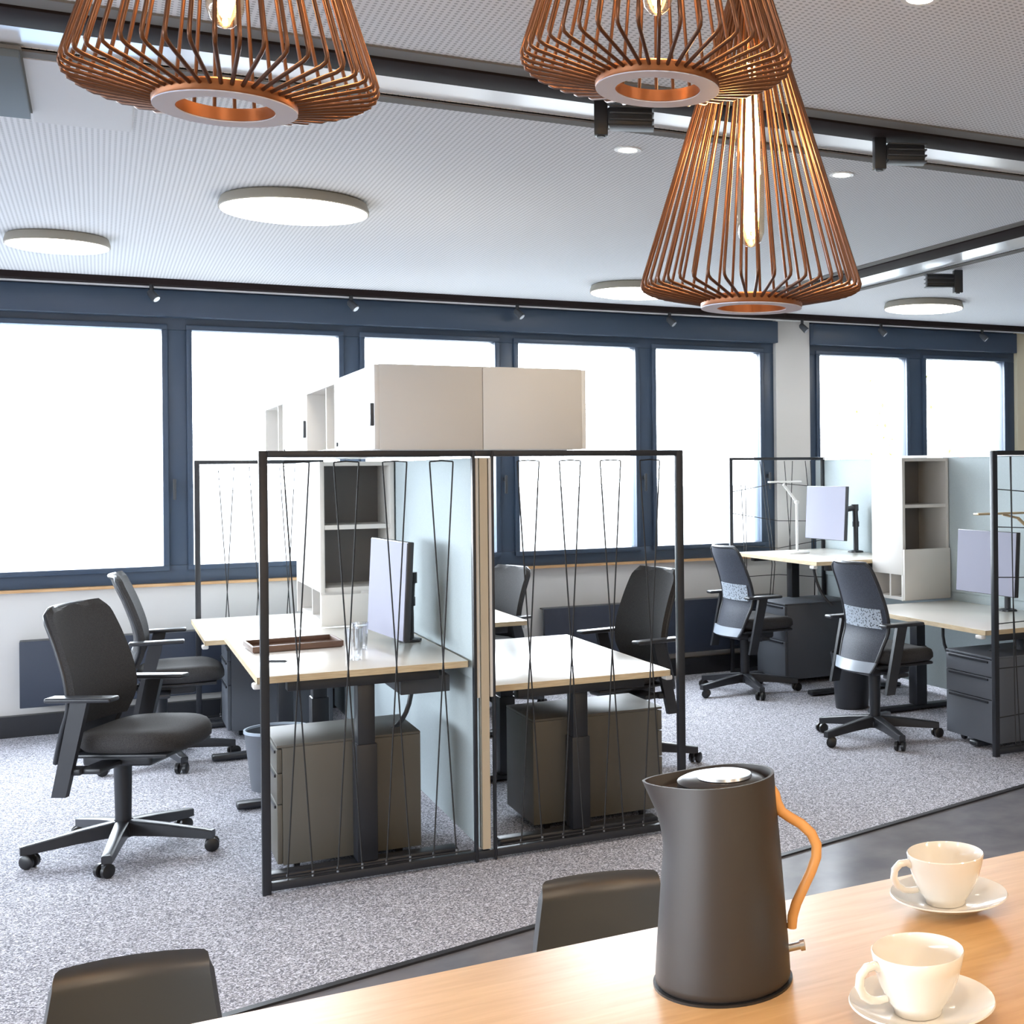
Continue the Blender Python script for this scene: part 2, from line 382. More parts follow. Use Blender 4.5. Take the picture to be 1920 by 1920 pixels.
# small rail spots along the window
def rail_spot(x, label):
    t = thing('rail_spotlight', label, 'spotlight', (x, YW-.16, HC-.035), 0, 'small spotlights along the window rail')
    m_ = MB(); m_.lathe([(0, -.0), (.011, -.0), (.011, -.035), (0, -.035)], 12); m_.build('stem', 'dark', t)
    m_ = MB(); d = Vector((.55, -.45, -.7)).normalized(); a = Vector((-.012, .008, -.035))
    m_.tube([a, a+d*.012, a+d*.065], [.012, .021, .024], 14); m_.build('lamp_head', 'darkgrey', t)
    m_ = MB(); m_.tube([a+d*.0655, a+d*.069], [.019, .019], 14); m_.build('lens', 'steel', t)
for x, lb in ((.27, 'small spotlight on the window rail, leftmost in view'), (1.345, 'small spotlight on the window rail, second from the left'), (2.365, 'small spotlight on the window rail, between the two long pendants of view, third from the left'),
              (3.42, 'small spotlight on the window rail behind the lowest pendant'), (4.45, 'small spotlight hanging in front of the pale column'), (5.12, 'small spotlight on the window rail above the right window, left one'), (6.05, 'small spotlight on the window rail, rightmost in view')):
    rail_spot(x, lb.replace(', between the two long pendants of view', ''))

def disc_lamp(x, y, r, label):
    t = thing('disc_ceiling_lamp', label, 'ceiling lamp', (x, y, HC), 0, 'round white ceiling lamps')
    m_ = MB(); m_.lathe([(r*.93, 0), (r*.97, -.006), (r, -.030), (r, -.042), (r-.006, -.045), (r-.006, -.040), (0, -.040)], 64); m_.build('housing', 'lamprim', t)
    m_ = MB(); m_.lathe([(0, -.052), (r*.9, -.052), (r-.008, -.048), (r-.007, -.0405), (0, -.0405)], 64); m_.build('diffuser', 'disc', t)
    return t
disc_lamp(.706, 5.53, .285, 'largest round white ceiling lamp, between the left pendant and the window')
disc_lamp(-.156, 6.83, .215, 'round white ceiling lamp at the far left of the ceiling')
disc_lamp(2.84, 7.22, .275, 'round white ceiling lamp partly hidden by the lowest pendant')
disc_lamp(4.86, 7.14, .265, 'round white ceiling lamp right of the lowest pendant')
def downlight(x, y, label):
    t = thing('downlight', label, 'downlight', (x, y, HC), 0, 'small round warm ceiling downlights')
    m_ = MB(); m_.lathe([(.032, 0), (.046, 0), (.046, -.004), (.032, -.004)], 32, close=True); m_.build('bezel', 'white', t)
    m_ = MB(); m_.lathe([(0, -.001), (.033, -.001), (.033, -.003), (0, -.003)], 32); m_.build('lens', 'spotglow', t)
    l = bpy.data.lights.new('downlight_beam', 'SPOT'); l.energy = 14; l.color = (1, .83, .62); l.spot_size = 1.9; l.spot_blend = .8; l.shadow_soft_size = .03
    o = bpy.data.objects.new('downlight_beam', l); COL.objects.link(o); o.parent = t; o.location = (0, 0, -.01)
downlight(1.605, 4.147, 'small warm downlight left of the lowest pendant')
downlight(2.457, 4.146, 'small warm downlight right of the lowest pendant')
downlight(1.70, 2.50, 'small warm downlight at the top right corner of the near ceiling')
t = thing('ceiling_panel', 'flat grey panel hung under the ceiling at the upper left', 'ceiling panel', (-.62, 4.15, HC))
box('panel', (-.45, -.31, -.030), (.45, .34, 0), 'grille', t, .002)
box('frame_rim', (-.455, -.315, -.010), (.455, .345, -.0005), 'trim', t)
tag(box('ceiling_board', (-.165, 3.925, HC-.006), (.10, 4.62, HC-.0005), 'ceil_plain'), 'plain unperforated ceiling board beside the grey ceiling panel', 'ceiling board')

# ================================================================ RADIATORS
def radiator(x0, x1, label):
    t = thing('radiator', label, 'radiator', ((x0+x1)/2, YW-.07, .165), 0, 'dark radiators under the windows')
    hw = (x1-x0)/2
    box('front_panel', (-hw, -.045, 0), (hw, -.010, .36), 'radiator', t, .004)
    m_ = MB()
    k = -hw+.02
    while k < hw-.02:
        m_.box((k, -.009, .01), (k+.012, .052, .35)); k += .05
    m_.build('convector_fin', 'radiator', t)
    box('top_grille', (-hw, -.009, .352), (hw, .06, .36), 'darkgrey', t)
    return t
radiator(-.386, 1.45, 'low dark radiator under the left windows behind the upholstered chair')
radiator(2.54, 4.25, 'low dark radiator under the windows between the two desk islands')

# ================================================================ CORD SCREENS
def screen(name, x0, x1, y, label, pat, fw=.028, h=1.505, mats='dark', wl=None, wr=None, ext=0.0):
    t = thing(name, label, 'room divider', ((x0+x1)/2, y, 0), 0, 'black framed cord screens')
    a, b = x0-(x0+x1)/2, x1-(x0+x1)/2; e = fw/2
    m_ = MB()
    wl = wl or fw; wr = wr or fw
    m_.box((a, -e, 0.0), (a+wl, e, h), .002); m_.box((b-wr, -e, 0), (b, e, h), .002)
    m_.box((a+wl, -e, h-fw*.8), (b-wr, e, h), .002); m_.box((a+wl, -e, .012), (b-wr, e, .012+fw), .002)
    if ext:
        m_.box((b, -e, h-fw*.8), (b+ext, e, h), .001); m_.box((b, -e, .012), (b+ext, e, .012+fw), .001)
    m_.build('frame', mats, t)
    zt, zb = h-fw-.012, .012+fw+.012
    def cord(pts): 
        q = MB(); q.tube(pts, .0028, 6); q.build('cord', 'cord', t)
    def hook(x, z):
        q = MB(); q.tube([(x, 0, z+.012), (x, 0, z-.012)], .004, 8); q.build('hook', 'steel', t)
    cx0 = (x0+x1)/2
    if pat[0] == 'X':
        xs = [v-cx0 for v in pat[1]]
        for k in range(0, len(xs)-1, 2):
            cord([(xs[k], .002, zt), (xs[k], .002, zt-.01), (xs[k+1], .004, zb)])
            cord([(xs[k+1], -.002, zt), (xs[k+1], -.002, zt-.01), (xs[k], -.004, zb)])
            cord([(xs[k], 0, zt), ((xs[k]+xs[k+1])/2, 0, zt+.003), (xs[k+1], 0, zt)])
        for v in xs: hook(v, zb-.006)
        # lengthwise cord lying in the bottom rail between the hooks
        cord([(a+fw, -.006, zb-.004), (0, -.006, zb-.001), (b-fw, -.006, zb-.004)])
    else:
        rnd = random.Random(pat[1])
        n = 4; W = b-a-2*fw
        for k in range(n):
            xa = a+fw+W*(k+.5)/n
            cord([(xa+rnd.uniform(-.05, .05), .003, zt+.01), (xa+rnd.uniform(-.06, .06), .003, .75), (xa+rnd.uniform(-.05, .05), .003, zb-.01)])
            cord([(xa+rnd.uniform(-.05, .05), -.003, zt+.01), (xa+rnd.uniform(-.06, .06), -.003, .75), (xa+rnd.uniform(-.05, .05), -.003, zb-.01)])
        for k in range(6):
            za = .22+k*.215
            cord([(a+fw-.004, 0, za+rnd.uniform(-.05, .05)), (0, 0, za+rnd.uniform(-.03, .03)), (b-fw+.004, 0, za+rnd.uniform(-.05, .05))])
    return t
YS = 4.690
XSL, XSM, XSR = .474, 1.236, 2.03
screen('cord_screen', XSL, XSM-.030, YS, 'black framed screen strung with black cords at the left end of the front desks', ('X', [.554+.0820*k for k in range(8)]), wr=.011, ext=.0595)
screen('cord_screen', XSM+.030, XSR, YS, 'black framed cord screen in front of the right-hand front desk, behind the kettle', ('X', [1.367+.081*k for k in range(8)]), wl=.008)
screen('cord_screen', .475, 1.17, 8.03, 'black cord screen by the window behind the left desks', ('X', [.60+.0820*k for k in range(6)]))
screen('cord_screen', 3.84, 4.60, 8.05, 'black cord screen by the pale column behind the right desks', ('W', 3), fw=.024)
screen('cord_screen', 3.845, 4.66, 5.075, 'black cord screen cut off by the right edge of the view', ('W', 11))

# ================================================================ PARTITIONS
def partition(x, y0, y1, h, label, edge='deskedge'):
    t = thing('partition_panel', label, 'partition', (x, (y0+y1)/2, 0)); hl = (y1-y0)/2
    box('core_panel', (-.018, -hl+.006, .045), (.018, hl, h), 'felt', t, .002)
    box('edge_strip', (-.014, -hl-.006, .045), (.014, -hl+.006, h), 'edgestrip', t)
    tag(box('clip_rail', (-.029, -hl-.003, .60), (-.019, -hl+.012, h), edge, t), 'grey beige rail')
    box('clip_rail', (.019, -hl-.003, .60), (.029, -hl+.012, h), edge, t)
    box('cladding', (-.029, -hl+.013, .66), (-.0185, hl-.01, h-.002), 'felt', t, .002)
    box('cladding', (.0185, -hl+.013, .66), (.029, hl-.01, h-.002), 'felt', t, .002)
    return t
partition(1.236, YS-.006, 8.02, 1.478, 'pale blue grey partition standing between the back-to-back left and right desks', 'cab_white')
partition(4.625, 5.12, 8.18, 1.485, 'pale partition at the rear of the right-hand desk island', 'white')
tag(box('top_rail', (4.585, 5.12, 1.4865), (4.665, 8.18, 1.50), 'white'), 'white cap rail along the top of the right-hand partition', 'cap rail')

# ================================================================ CABINETS
def door_cabinet(x0, x1, y0, y1, face, label, z0=1.508, z1=1.812):
    """face -1: door looks to -X, +1: to +X"""
    t = thing('wall_cabinet', label, 'cabinet', ((x0+x1)/2, (y0+y1)/2, z0), 0, 'long cabinets on top of the partition')
    a, b = (x1-x0)/2, (y1-y0)/2-.001; h = z1-z0; T = .019
    m_ = MB(); m_.box((-a, -b, 0), (a, -b+T, h), .001); m_.box((-a, b-T, 0), (a, b, h), .001)
    m_.box((-a, -b+T, 0), (a, b-T, T)); m_.box((-a, -b+T, h-T), (a, b-T, h)); m_.box((-face*(a-T) if face < 0 else -a, -b+T, T), ((a) if face < 0 else -a+T, b-T, h-T))
    m_.build('body', 'cab_white', t)
    xf = face*a
    xs = sorted((xf, xf+face*.018))
    d = box('door', (xs[0], -b+.002, .002), (xs[1], b-.002, h-.002), 'white', t, .001)
    hx = sorted((xf+face*.018, xf+face*.030))
    ya = (-b+.012, -b+.040) if face < 0 else (b-.040, b-.012)
    box('handle', (hx[0], ya[0], .085), (hx[1], ya[1], .165), 'darkgrey', d, .002)
    m_ = MB(); m_.tube([(xf+face*.017, b-.05, .035), (xf+face*.024, b-.05, .035)], .009, 12); m_.build('lock', 'darkgrey', d)
    return t
def open_cabinet(x0, x1, y0, y1, face, label, z0=1.508, z1=1.812, yd=-.12):
    t = thing('wall_cabinet', label, 'cabinet', ((x0+x1)/2, (y0+y1)/2, z0), 0, 'long cabinets on top of the partition')
    a, b = (x1-x0)/2, (y1-y0)/2-.001; h = z1-z0; T = .019
    m_ = MB(); m_.box((-a, -b, 0), (a, -b+T, h), .001); m_.box((-a, b-T, 0), (a, b, h), .001)
    m_.box((-a, -b+T, 0), (a, b-T, T)); m_.box((-a, -b+T, h-T), (a, b-T, h))
    m_.build('body', 'cab_white', t)
    s_ = sorted((-face*a, -face*(a-.015)))
    box('back_board', (s_[0], -b+T, T), (s_[1], b-T, h-T), 'cab_white', t)
    s_ = sorted((-face*(a-.015), face*(a-.01)))
    box('divider', (s_[0], yd, T), (s_[1], yd+T, h-T), 'cab_white', t)
    return t
CL, CM, CR = .872, 1.236, 1.614
YC = [YS-.012, 5.53, 6.37, 7.22, 8.05]
door_cabinet(CL, CM, YC[0], YC[1], -1, 'white door cabinet on the partition, nearest of the left-facing row')
open_cabinet(CL-.018, CM, YC[1], YC[2], -1, 'open two-compartment cabinet between the two left-facing door cabinets')
door_cabinet(CL, CM, YC[2], YC[3], -1, 'white door cabinet second from the window in the left-facing row')
open_cabinet(CL-.018, CM, YC[3], YC[4], -1, 'open two-compartment cabinet at the window end of the left-facing row')
door_cabinet(CM+.002, CR, YC[0], YC[1], 1, 'beige-sided cabinet facing right, nearest end of the row on the partition')
for k in (1, 2, 3):
    door_cabinet(CM+.002, CR, YC[k], YC[k+1], 1, ['', 'right-facing cabinet second from the near end, behind the beige-sided one', 'right-facing cabinet third from the near end of the top row', 'right-facing cabinet at the window end of the top row'][k])

def tower(x0, x1, y0, y1, z0, z1, label, shelf, door_z, face_m='cab_white'):
    """tall cupboard; open compartments look to -Y, big blank side looks to -X with a low cubby"""
    t = thing('shelf_tower', label, 'shelf unit', ((x0+x1)/2, (y0+y1)/2, z0), 0, 'tall shelf units between the desks')
    a, b = (x1-x0)/2, (y1-y0)/2; h = z1-z0; T = .019; cz = .155; d = .30
    side = 'cab_white'
    m_ = MB(); m_.box((a-T, -b, 0), (a, b, h), .001); m_.box((-a, -b, cz), (-a+T, b, h), .001)
    m_.box((-a, -b, 0), (-a+T, -b+T, cz)); m_.box((-a, b-T, 0), (-a+T, b, cz)); m_.box((-a+T, -b, 0), (a-T, b, T)); m_.box((-a+T, -b, h-T), (a-T, b, h)); m_.box((-a+T, -b+.012, cz), (a-T, b, cz+T))
    m_.box((-a+T, b-T, T), (a-T, b, h-T)); m_.build('body', 'cab_white', t)
    box('back_board', (-a+T, -b+d, cz+T), (a-T, -b+d+.010, h-T), 'cab_grey', t)
    box('inner_lining', (-a+T+.001, -b+.02, door_z-z0+T+.001), (-a+T+.006, -b+d-.001, h-T-.002), 'cab_grey', t)
    for s_ in shelf: box('shelf', (-a+T+.001, -b+.002, s_-z0-.010), (a-T-.001, -b+d-.001, s_-z0+.010), 'cab_white', t)
    box('front_panel', (-a+.001, -b-.016, .004), (a-.001, -b-.001, door_z-z0), face_m, t, .001)
    m_ = MB(); m_.box((-a+.02, -.0 if b > .3 else -.009, T), (-a+.24, .019 if b > .3 else .009, cz)); m_.build('cubby_divider', 'cab_white', t)
    return t
tower(.873, 1.199, 6.11, 6.90, .732, 1.478, 'tall white shelf unit with two grey open compartments beside the left partition', [1.18], .876)
tower(4.25, 4.588, 6.49, 6.84, .62, 1.482, 'tall white shelf unit with open compartments on the right-hand desk island', [1.19], .93)

# ================================================================ DESKS
def desk(x0, x1, y0, y1, h, side, label, cable=None, tray=None, clip=True, col_off=0.0, inset=.16, front=None):
    """side -1: sitter on -X edge; +1: sitter on +X edge"""
    t = thing('standing_desk', label, 'desk', ((x0+x1)/2, (y0+y1)/2, 0), 0, 'height adjustable office desks')
    a, b = (x1-x0)/2, (y1-y0)/2
    box('desktop', (-a+.002, -b+.002, h-.022), (a-.002, b-.002, h), 'desktop', t, .0015)
    m_ = MB(); m_.box((-a, -b, h-.024), (a, -b+.002, h-.0005)); m_.box((-a, b-.002, h-.024), (a, b, h-.0005)); m_.box((-a, -b, h-.024), (-a+.002, b, h-.0005)); m_.box((a-.002, -b, h-.024), (a, b, h-.0005))
    m_.build('edge_band', 'deskedge', t)
    m_ = MB(); m_.box((-a+.10, -b+.03, h-.062), (a-.10, -b+.09, h-.025), .003); m_.box((-a+.10, b-.09, h-.062), (a-.10, b-.03, h-.025), .003)
    m_.box((-.10, -b+.09, h-.060), (-.06, b-.09, h-.026)); m_.box((.06, -b+.09, h-.060), (.10, b-.09, h-.026)); m_.build('under_frame', 'dark', t)
    for s_ in (-1, 1):
        yy = s_*(b-(front if front and s_ < 0 else inset))
        m_ = MB(); m_.box((-.030+col_off, yy-.038, .34), (.030+col_off, yy+.038, h-.045), .004); m_.box((-.036+col_off, yy-.044, .034), (.036+col_off, yy+.044, h*.62), .004)
        m_.build('leg_column', 'dark', t)
        m_ = MB(); m_.box((-a+.03, yy-.035, .006), (a-.03, yy+.035, .034), .010, 3); m_.build('foot', 'dark', t)
    if clip:
        m_ = MB(); m_.box((side*a-.012, -b+.02, h-.045), (side*a+.018, -b+.075, h-.026), .006); tag(m_.build('height_switch', 'white', t), 'small white switch under the edge')
    if cable:
        m_ = MB(); m_.tube([(p[0]-(x0+x1)/2, p[1]-(y0+y1)/2, p[2]) for p in cable], .009, 10); m_.build('cable', 'plastic', t)
    if tray:
        m_ = MB(); tx0, tx1, ty0, ty1 = tray; m_.box((tx0-(x0+x1)/2, ty0-(y0+y1)/2, h-.125), (tx1-(x0+x1)/2, ty1-(y0+y1)/2, h-.063), .003); m_.build('cable_tray', 'darkgrey', t)
    return t
def arc(p0, p1, p2, n=10):
    r = []
    for i in range(n+1):
        u = i/n; r.append(tuple((1-u)**2*p0[k]+2*u*(1-u)*p1[k]+u*u*p2[k] for k in range(3)))
    return r
desk(.470, 1.192, 4.745, 6.088, .73, -1, 'white office desk with the brown tray, nearest on the left of the partition', arc((1.05, 5.05, .66), (1.06, 5.05, .42), (.86, 4.95, .44)), (.97, 1.15, 4.86, 5.62), col_off=.005, front=.085)
desk(.450, 1.192, 6.915, 7.985, .61, -1, 'lower white desk by the window at the left, behind the shelf unit', inset=.07)
desk(1.285, 1.995, 4.74, 6.03, .63, 1, 'bright white desk right of the partition, behind the kettle', front=.10)
desk(1.285, 2.000, 6.70, 7.985, .63, 1, 'far white desk right of the partition, mostly hidden by the front one')
desk(3.862, 4.585, 5.155, 6.462, .61, -1, 'lower white desk at the right edge with the lavender monitor', arc((4.02, 5.75, .56), (3.98, 5.72, .28), (4.05, 5.30, .50)))
desk(3.862, 4.585, 6.86, 8.00, .85, -1, 'raised white desk at the right carrying the white reading lamp', arc((4.0, 7.15, .80), (4.01, 7.12, .62), (4.10, 7.08, .55)))

# ================================================================ PEDESTALS
def pedestal(x0, x1, y0, y1, h, side, m, label, drawers=3):
    t = thing('drawer_pedestal', label, 'drawer unit', ((x0+x1)/2, (y0+y1)/2, 0), 0, 'drawer pedestals under the desks')
    a, b = (x1-x0)/2, (y1-y0)/2
    box('body', (-a if side > 0 else -a+.019, -b, .035), (a-.019 if side > 0 else a, b, h), m, t, .002)
    box('top_plate', (-a, -b-.001, h+.0005), (a, b+.001, h+.010), m, t, .002)
    zz = .04; hs = [.5, .3, .2][:drawers]; tot = h-.042
    for i, f_ in enumerate([.52, .27, .21]):
        z1 = zz+tot*f_-.004
        s_ = sorted((side*(a-.018), side*a))
        d = box('drawer', (s_[0], -b+.002, zz), (s_[1], b-.002, z1), m, t, .002)
        s2 = sorted((side*a, side*(a+.006)))
        box('handle', (s2[0], -b+.03, z1-.016), (s2[1], b-.03, z1-.006), 'dark', d)
        zz += tot*f_
    for sx in (-1, 1):
        for sy in (-1, 1):
            m_ = MB(); m_.tube([(sx*(a-.07)-.010, sy*(b-.06), .0175), (sx*(a-.07)+.010, sy*(b-.06), .0175)], .0175, 12); m_.build('castor', 'castor', t)
    return t
pedestal(.545, 1.045, 4.885, 5.27, .452, -1, 'ped', 'olive grey drawer unit under the nearest left desk')
pedestal(1.487, 2.032, 4.925, 5.30, .440, 1, 'ped', 'grey brown drawer unit under the bright desk right of the partition')
pedestal(.600, 1.14, 7.56, 7.94, .515, -1, 'pedblue', 'slate drawer unit under the window desk at the left')
pedestal(3.945, 4.47, 7.44, 7.85, .525, -1, 'pedblue', 'wide slate drawer unit under the raised right-hand desk')
pedestal(3.905, 4.48, 5.165, 5.56, .462, -1, 'pedblue', 'grey drawer unit behind the right-hand cord screen')

# ================================================================ TASK CHAIRS
def back_profile(v):
    """v 0 bottom .. 1 top -> (x, z, half width)"""
    pts = [(0, -.160, .375, .160), (.10, -.140, .42, .180), (.26, -.112, .50, .198), (.42, -.082, .585, .212), (.58, -.090, .68, .214), (.78, -.128, .80, .206), (.93, -.168, .895, .198), (1, -.182, .935, .192)]
    for i in range(len(pts)-1):
        if v <= pts[i+1][0]:
            u = (v-pts[i][0])/(pts[i+1][0]-pts[i][0])
            def cr(k):
                p0 = pts[max(i-1, 0)][k]; p1 = pts[i][k]; p2 = pts[i+1][k]; p3 = pts[min(i+2, len(pts)-1)][k]
                return .5*((2*p1)+(-p0+p2)*u+(2*p0-5*p1+4*p2-p3)*u*u+(-p0+3*p1-3*p2+p3)*u**3)
            return cr(1), cr(2), cr(3)
    return pts[-1][1:]
def back_pt(u, v, off=0.0, wscale=1.0):
    x, z, hw = back_profile(v); s_ = (u-.5)*2
    hw *= wscale
    if v > .90: hw *= math.sqrt(max(0.0, 1-((v-.90)/.102)**2))*.26+.74
    return Vector((x+.035*s_*s_+off, s_*hw, z))
def make_chair(label, mesh_back=True, ph=116):
    t = thing('office_chair', label, 'office chair', group='black swivel office chairs')
    # seat
    m_ = MB(); nu, nv = 18, 6
    def seatpt(ang, lv):
        c, s_ = math.cos(ang), math.sin(ang); ex = 3.2
        rx, ry = .198, .222
        k = (abs(c)**ex+abs(s_)**ex)**(-1/ex)
        return Vector((.092+rx*k*c, ry*k*s_, 0)), k
    rings = []
    for (sc_, z) in ((0, .405), (.72, .405), (.92, .418), (1.0, .440), (1.0, .455), (.97, .472), (.86, .482), (.55, .480), (0, .476)):
        if sc_ == 0: rings.append([m_.bm.verts.new((.092, 0, z))]); continue
        r = []
        for k in range(36):
            p_, _ = seatpt(2*PI*k/36, 0); q = Vector((.092, 0, 0))+(p_-Vector((.092, 0, 0)))*sc_
            zz = z - (.022*max(0, (q.x-.18)/.11)**2 if q.x > .18 else 0) + .012*(q.y/.232)**2*(1 if z > .45 else 0)
            r.append(m_.bm.verts.new((q.x, q.y, zz)))
        rings.append(r)
    for A_, B_ in zip(rings, rings[1:]):
        if len(A_) == 1:
            for k in range(36): m_.bm.faces.new((A_[0], B_[(k+1) % 36], B_[k]))
        elif len(B_) == 1:
            for k in range(36): m_.bm.faces.new((A_[k], A_[(k+1) % 36], B_[0]))
        else: m_.bridge(A_, B_)
    m_.build('seat', 'fab', t, ang=60)
    # mechanism
    m_ = MB(); m_.box((-.10, -.10, .345), (.16, .10, .395), .014, 3); m_.box((-.155, -.035, .362), (-.09, .035, .392), .008); m_.box((-.03, -.245, .350), (.05, .245, .372), .008); m_.build('mechanism', 'plastic', t)
    m_ = MB(); m_.box((-.09, -.175, .392), (.255, .175, .407), .006); m_.build('seat_pan', 'plastic', t)
    # backrest
    m_ = MB()
    if mesh_back:
        m_.grid(lambda u, v: back_pt(u, .0+.98*v, 0, .90), 10, 22, .012); m_.build('backrest', 'mesh', t, ang=60)
        m_ = MB(); m_.grid(lambda u, v: back_pt(.06+.88*u, .44+.17*v, -.009, .90), 10, 5, .006); tag(m_.build('lumbar_band', 'lumbar', t, ang=60), 'pale perforated lumbar band')
        m_ = MB(); m_.grid(lambda u, v: back_pt(u, -.0+.12*v, -.012, 1.0), 10, 4, .012); tag(m_.build('lower_band', 'band', t, ang=60), 'shiny pale lower band')
    else:
        m_.grid(lambda u, v: back_pt(u, .26+.74*v, -.022, 1.02), 14, 26, .026); m_.build('backrest', 'fab', t, ang=60)
        m_ = MB(); m_.grid(lambda u, v: back_pt(.05+.9*u, -.0+.40*v, -.036, 1.05), 10, 10, .010); m_.build('back_shell', 'plastic', t, ang=60)
    fo, fw_ = (0, .94) if mesh_back else (-.036, 1.0)
    m_ = MB(); loop = []
    for k in range(23): loop.append(back_pt(0, k/22, fo, fw_))
    for k in range(1, 8): loop.append(back_pt(k/8, 1, fo, fw_))
    for k in range(22, -1, -1): loop.append(back_pt(1, k/22, fo, fw_))
    for k in range(7, 0, -1): loop.append(back_pt(k/8, 0, fo, fw_))
    loop.append(loop[0]+Vector((0, 0, .001)))
    m_.tube(loop, .010, 8); m_.build('back_frame', 'plastic', t, ang=60)
    # arms
    for s_ in (-1, 1):
        y = s_*.262
        m_ = MB(); m_.box((-.125, y-.034, .616), (.115, y+.034, .634), .008, 3); pad = m_.build('arm_pad', 'plastic', t)
        m_ = MB()
        m_.plate([(-.040, y-.012, .616), (.020, y-.012, .616), (-.060, y-.012, .275), (-.112, y-.012, .275)], (0, 1, 0), .024)
        m_.box((-.085, min(y, s_*.2), .350), (-.015, max(y, s_*.2), .374), .005)
        m_.build('arm_support', 'plastic', t)
    # column and star base
    m_ = MB(); m_.lathe([(0, .06), (.027, .06), (.032, .335), (.020, .337), (.020, .35), (0, .35)], 20); m_.build('gas_column', 'dark', t)
    base = MB(); base.lathe([(0, .062), (.042, .062), (.044, .085), (.036, .118), (0, .118)], 20)
    for k in range(5):
        A_ = math.radians(ph+72*k); d = Vector((math.cos(A_), math.sin(A_), 0)); nrm = Vector((-d.y, d.x, 0))
        pr = [(.03, .122, .066, .024), (.15, .108, .062, .021), (.31, .084, .050, .018), (.338, .080, .050, .017)]
        prev = None
        for (r, zt, zb, wd) in pr:
            ring = [base.bm.verts.new(d*r+nrm*wd*a+Vector((0, 0, z))) for a, z in ((-1, zb), (1, zb), (1, zt-.004), (.7, zt), (-.7, zt), (-1, zt-.004))]
            if prev: base.bridge(prev, ring)
            else: base.bm.faces.new(ring)
            prev = ring
        base.bm.faces.new(prev)
    bs = base.build('star_base', 'plastic', t)
    for k in range(5):
        A_ = math.radians(ph+72*k); d = Vector((math.cos(A_), math.sin(A_), 0)); c = d*.318
        sw = A_ + (1.1, 2.4, -.7, .4, 2.9)[k]; e = Vector((math.cos(sw), math.sin(sw), 0)); f_ = Vector((-e.y, e.x, 0)); c2 = c+e*.014
        m_ = MB()
        for q in (-1, 1): m_.tube([c2+f_*q*.008+Vector((0, 0, .026)), c2+f_*q*.011+Vector((0, 0, .026)), c2+f_*q*.024+Vector((0, 0, .026)), c2+f_*q*.027+Vector((0, 0, .026))], [.020, .0258, .0258, .021], 16)
        m_.tube([c+Vector((0, 0, .055)), c+Vector((0, 0, .030))], .007, 8); m_.box(tuple(c2+Vector((-.008, -.008, .030))), tuple(c2+Vector((.008, .008, .050))), .003)
        m_.build('castor', 'castor', bs)
    return t
ch_fab = make_chair('black upholstered office chair standing at the far left, turned towards us', False, 145)
ch_fab.location = (.071, 5.50, 0); ch_fab.rotation_euler = (0, 0, math.radians(-29))
def reb(o, lab): o['label'] = lab; return o
ch2 = dup(ch_fab, (.26, 7.11, 0), math.radians(-4), 'black office chair side-on behind the upholstered one, by the left radiator')
ch3 = dup(ch_fab, (2.24, 5.86, 0), math.radians(190), 'office chair at the bright desk right of the partition, behind the kettle')
ch6 = dup(ch_fab, (2.05, 7.66, 0), math.radians(198), 'office chair at the far right-of-partition desk, only its bluish back showing')
ch6.scale = (.95, .95, .90)
ch4 = make_chair('black mesh office chair by the window at the raised right-hand desk', True)
ch4.location = (3.62, 7.38, 0); ch4.rotation_euler = (0, 0, math.radians(2))
ch5 = dup(ch4, (3.58, 5.75, 0), math.radians(2), 'black mesh office chair nearest on the right, in front of the waste bin')

# ================================================================ MONITORS, LAMPS, DESK THINGS
def monitor(loc, rz, zdesk, zc, arm, label, w_=.56, h_=.345, armx=.14):
    """faces -X in local frame; loc = foot of arm base on the desk"""
    t = thing('monitor', label, 'monitor', loc, rz, 'monitors on black arms')
    zc -= loc[2]
    sx, sy = arm
    p_ = Matrix.Translation((sx, sy, zc)) @ Matrix.Rotation(math.radians(3), 4, 'Y')
    m_ = MB(); m_.box((-.004, -w_/2, -h_/2), (.020, w_/2, h_/2), .003, M_=p_); m_.build('housing', 'plastic', t)
    m_ = MB(); m_.box((-.0065, -w_/2+.004, -h_/2+.004), (-.0042, w_/2-.006, h_/2-.004), M_=p_); m_.build('display', 'screen', t)
    m_ = MB(); m_.box((.020, -.06, -.06), (.045, .06, .06), .006, M_=p_); m_.build('mount_plate', 'plastic', t)
    m_ = MB(); m_.lathe([(0, 0), (.048, 0), (.048, .010), (.02, .016), (0, .016)], 20); m_.box((-.035, -.05, .0), (.03, .05, .008), .003); m_.build('clamp_base', 'plastic', t)
    A_ = Vector((0, 0, .012)); B_ = Vector((0, 0, zc*.70)); C_ = Vector((-.005, (sy)*.4, zc+.03)); D_ = Vector((sx+.05, sy, zc))
    m_ = MB(); m_.tube([A_, B_], .018, 12); m_.tube([B_, B_*.3+C_*.7, C_], [.021, .019, .021], 12); m_.tube([C_, D_], [.020, .017], 12)
    m_.tube([C_+Vector((0, 0, -.022)), C_+Vector((0, 0, .022))], .025, 14); m_.tube([B_+Vector((0, 0, -.018)), B_+Vector((0, 0, .018))], .024, 14); m_.build('arm', 'plastic', t)
    return t
monitor((1.12, 5.42, .73), math.radians(5), .73, .965, (-.115, -.10), 'lavender-faced monitor on a black arm left of the partition', .51, .385)
monitor((4.53, 7.50, .85), math.radians(2), .85, 1.125, (-.24, .0), 'pale monitor on the raised right-hand desk beside the white reading lamp', .50, .36)
monitor((4.50, 5.80, .61), math.radians(0), .61, .905, (-.26, -.15), 'lavender monitor on the lower right-hand desk behind the cord screen', .53, .345)

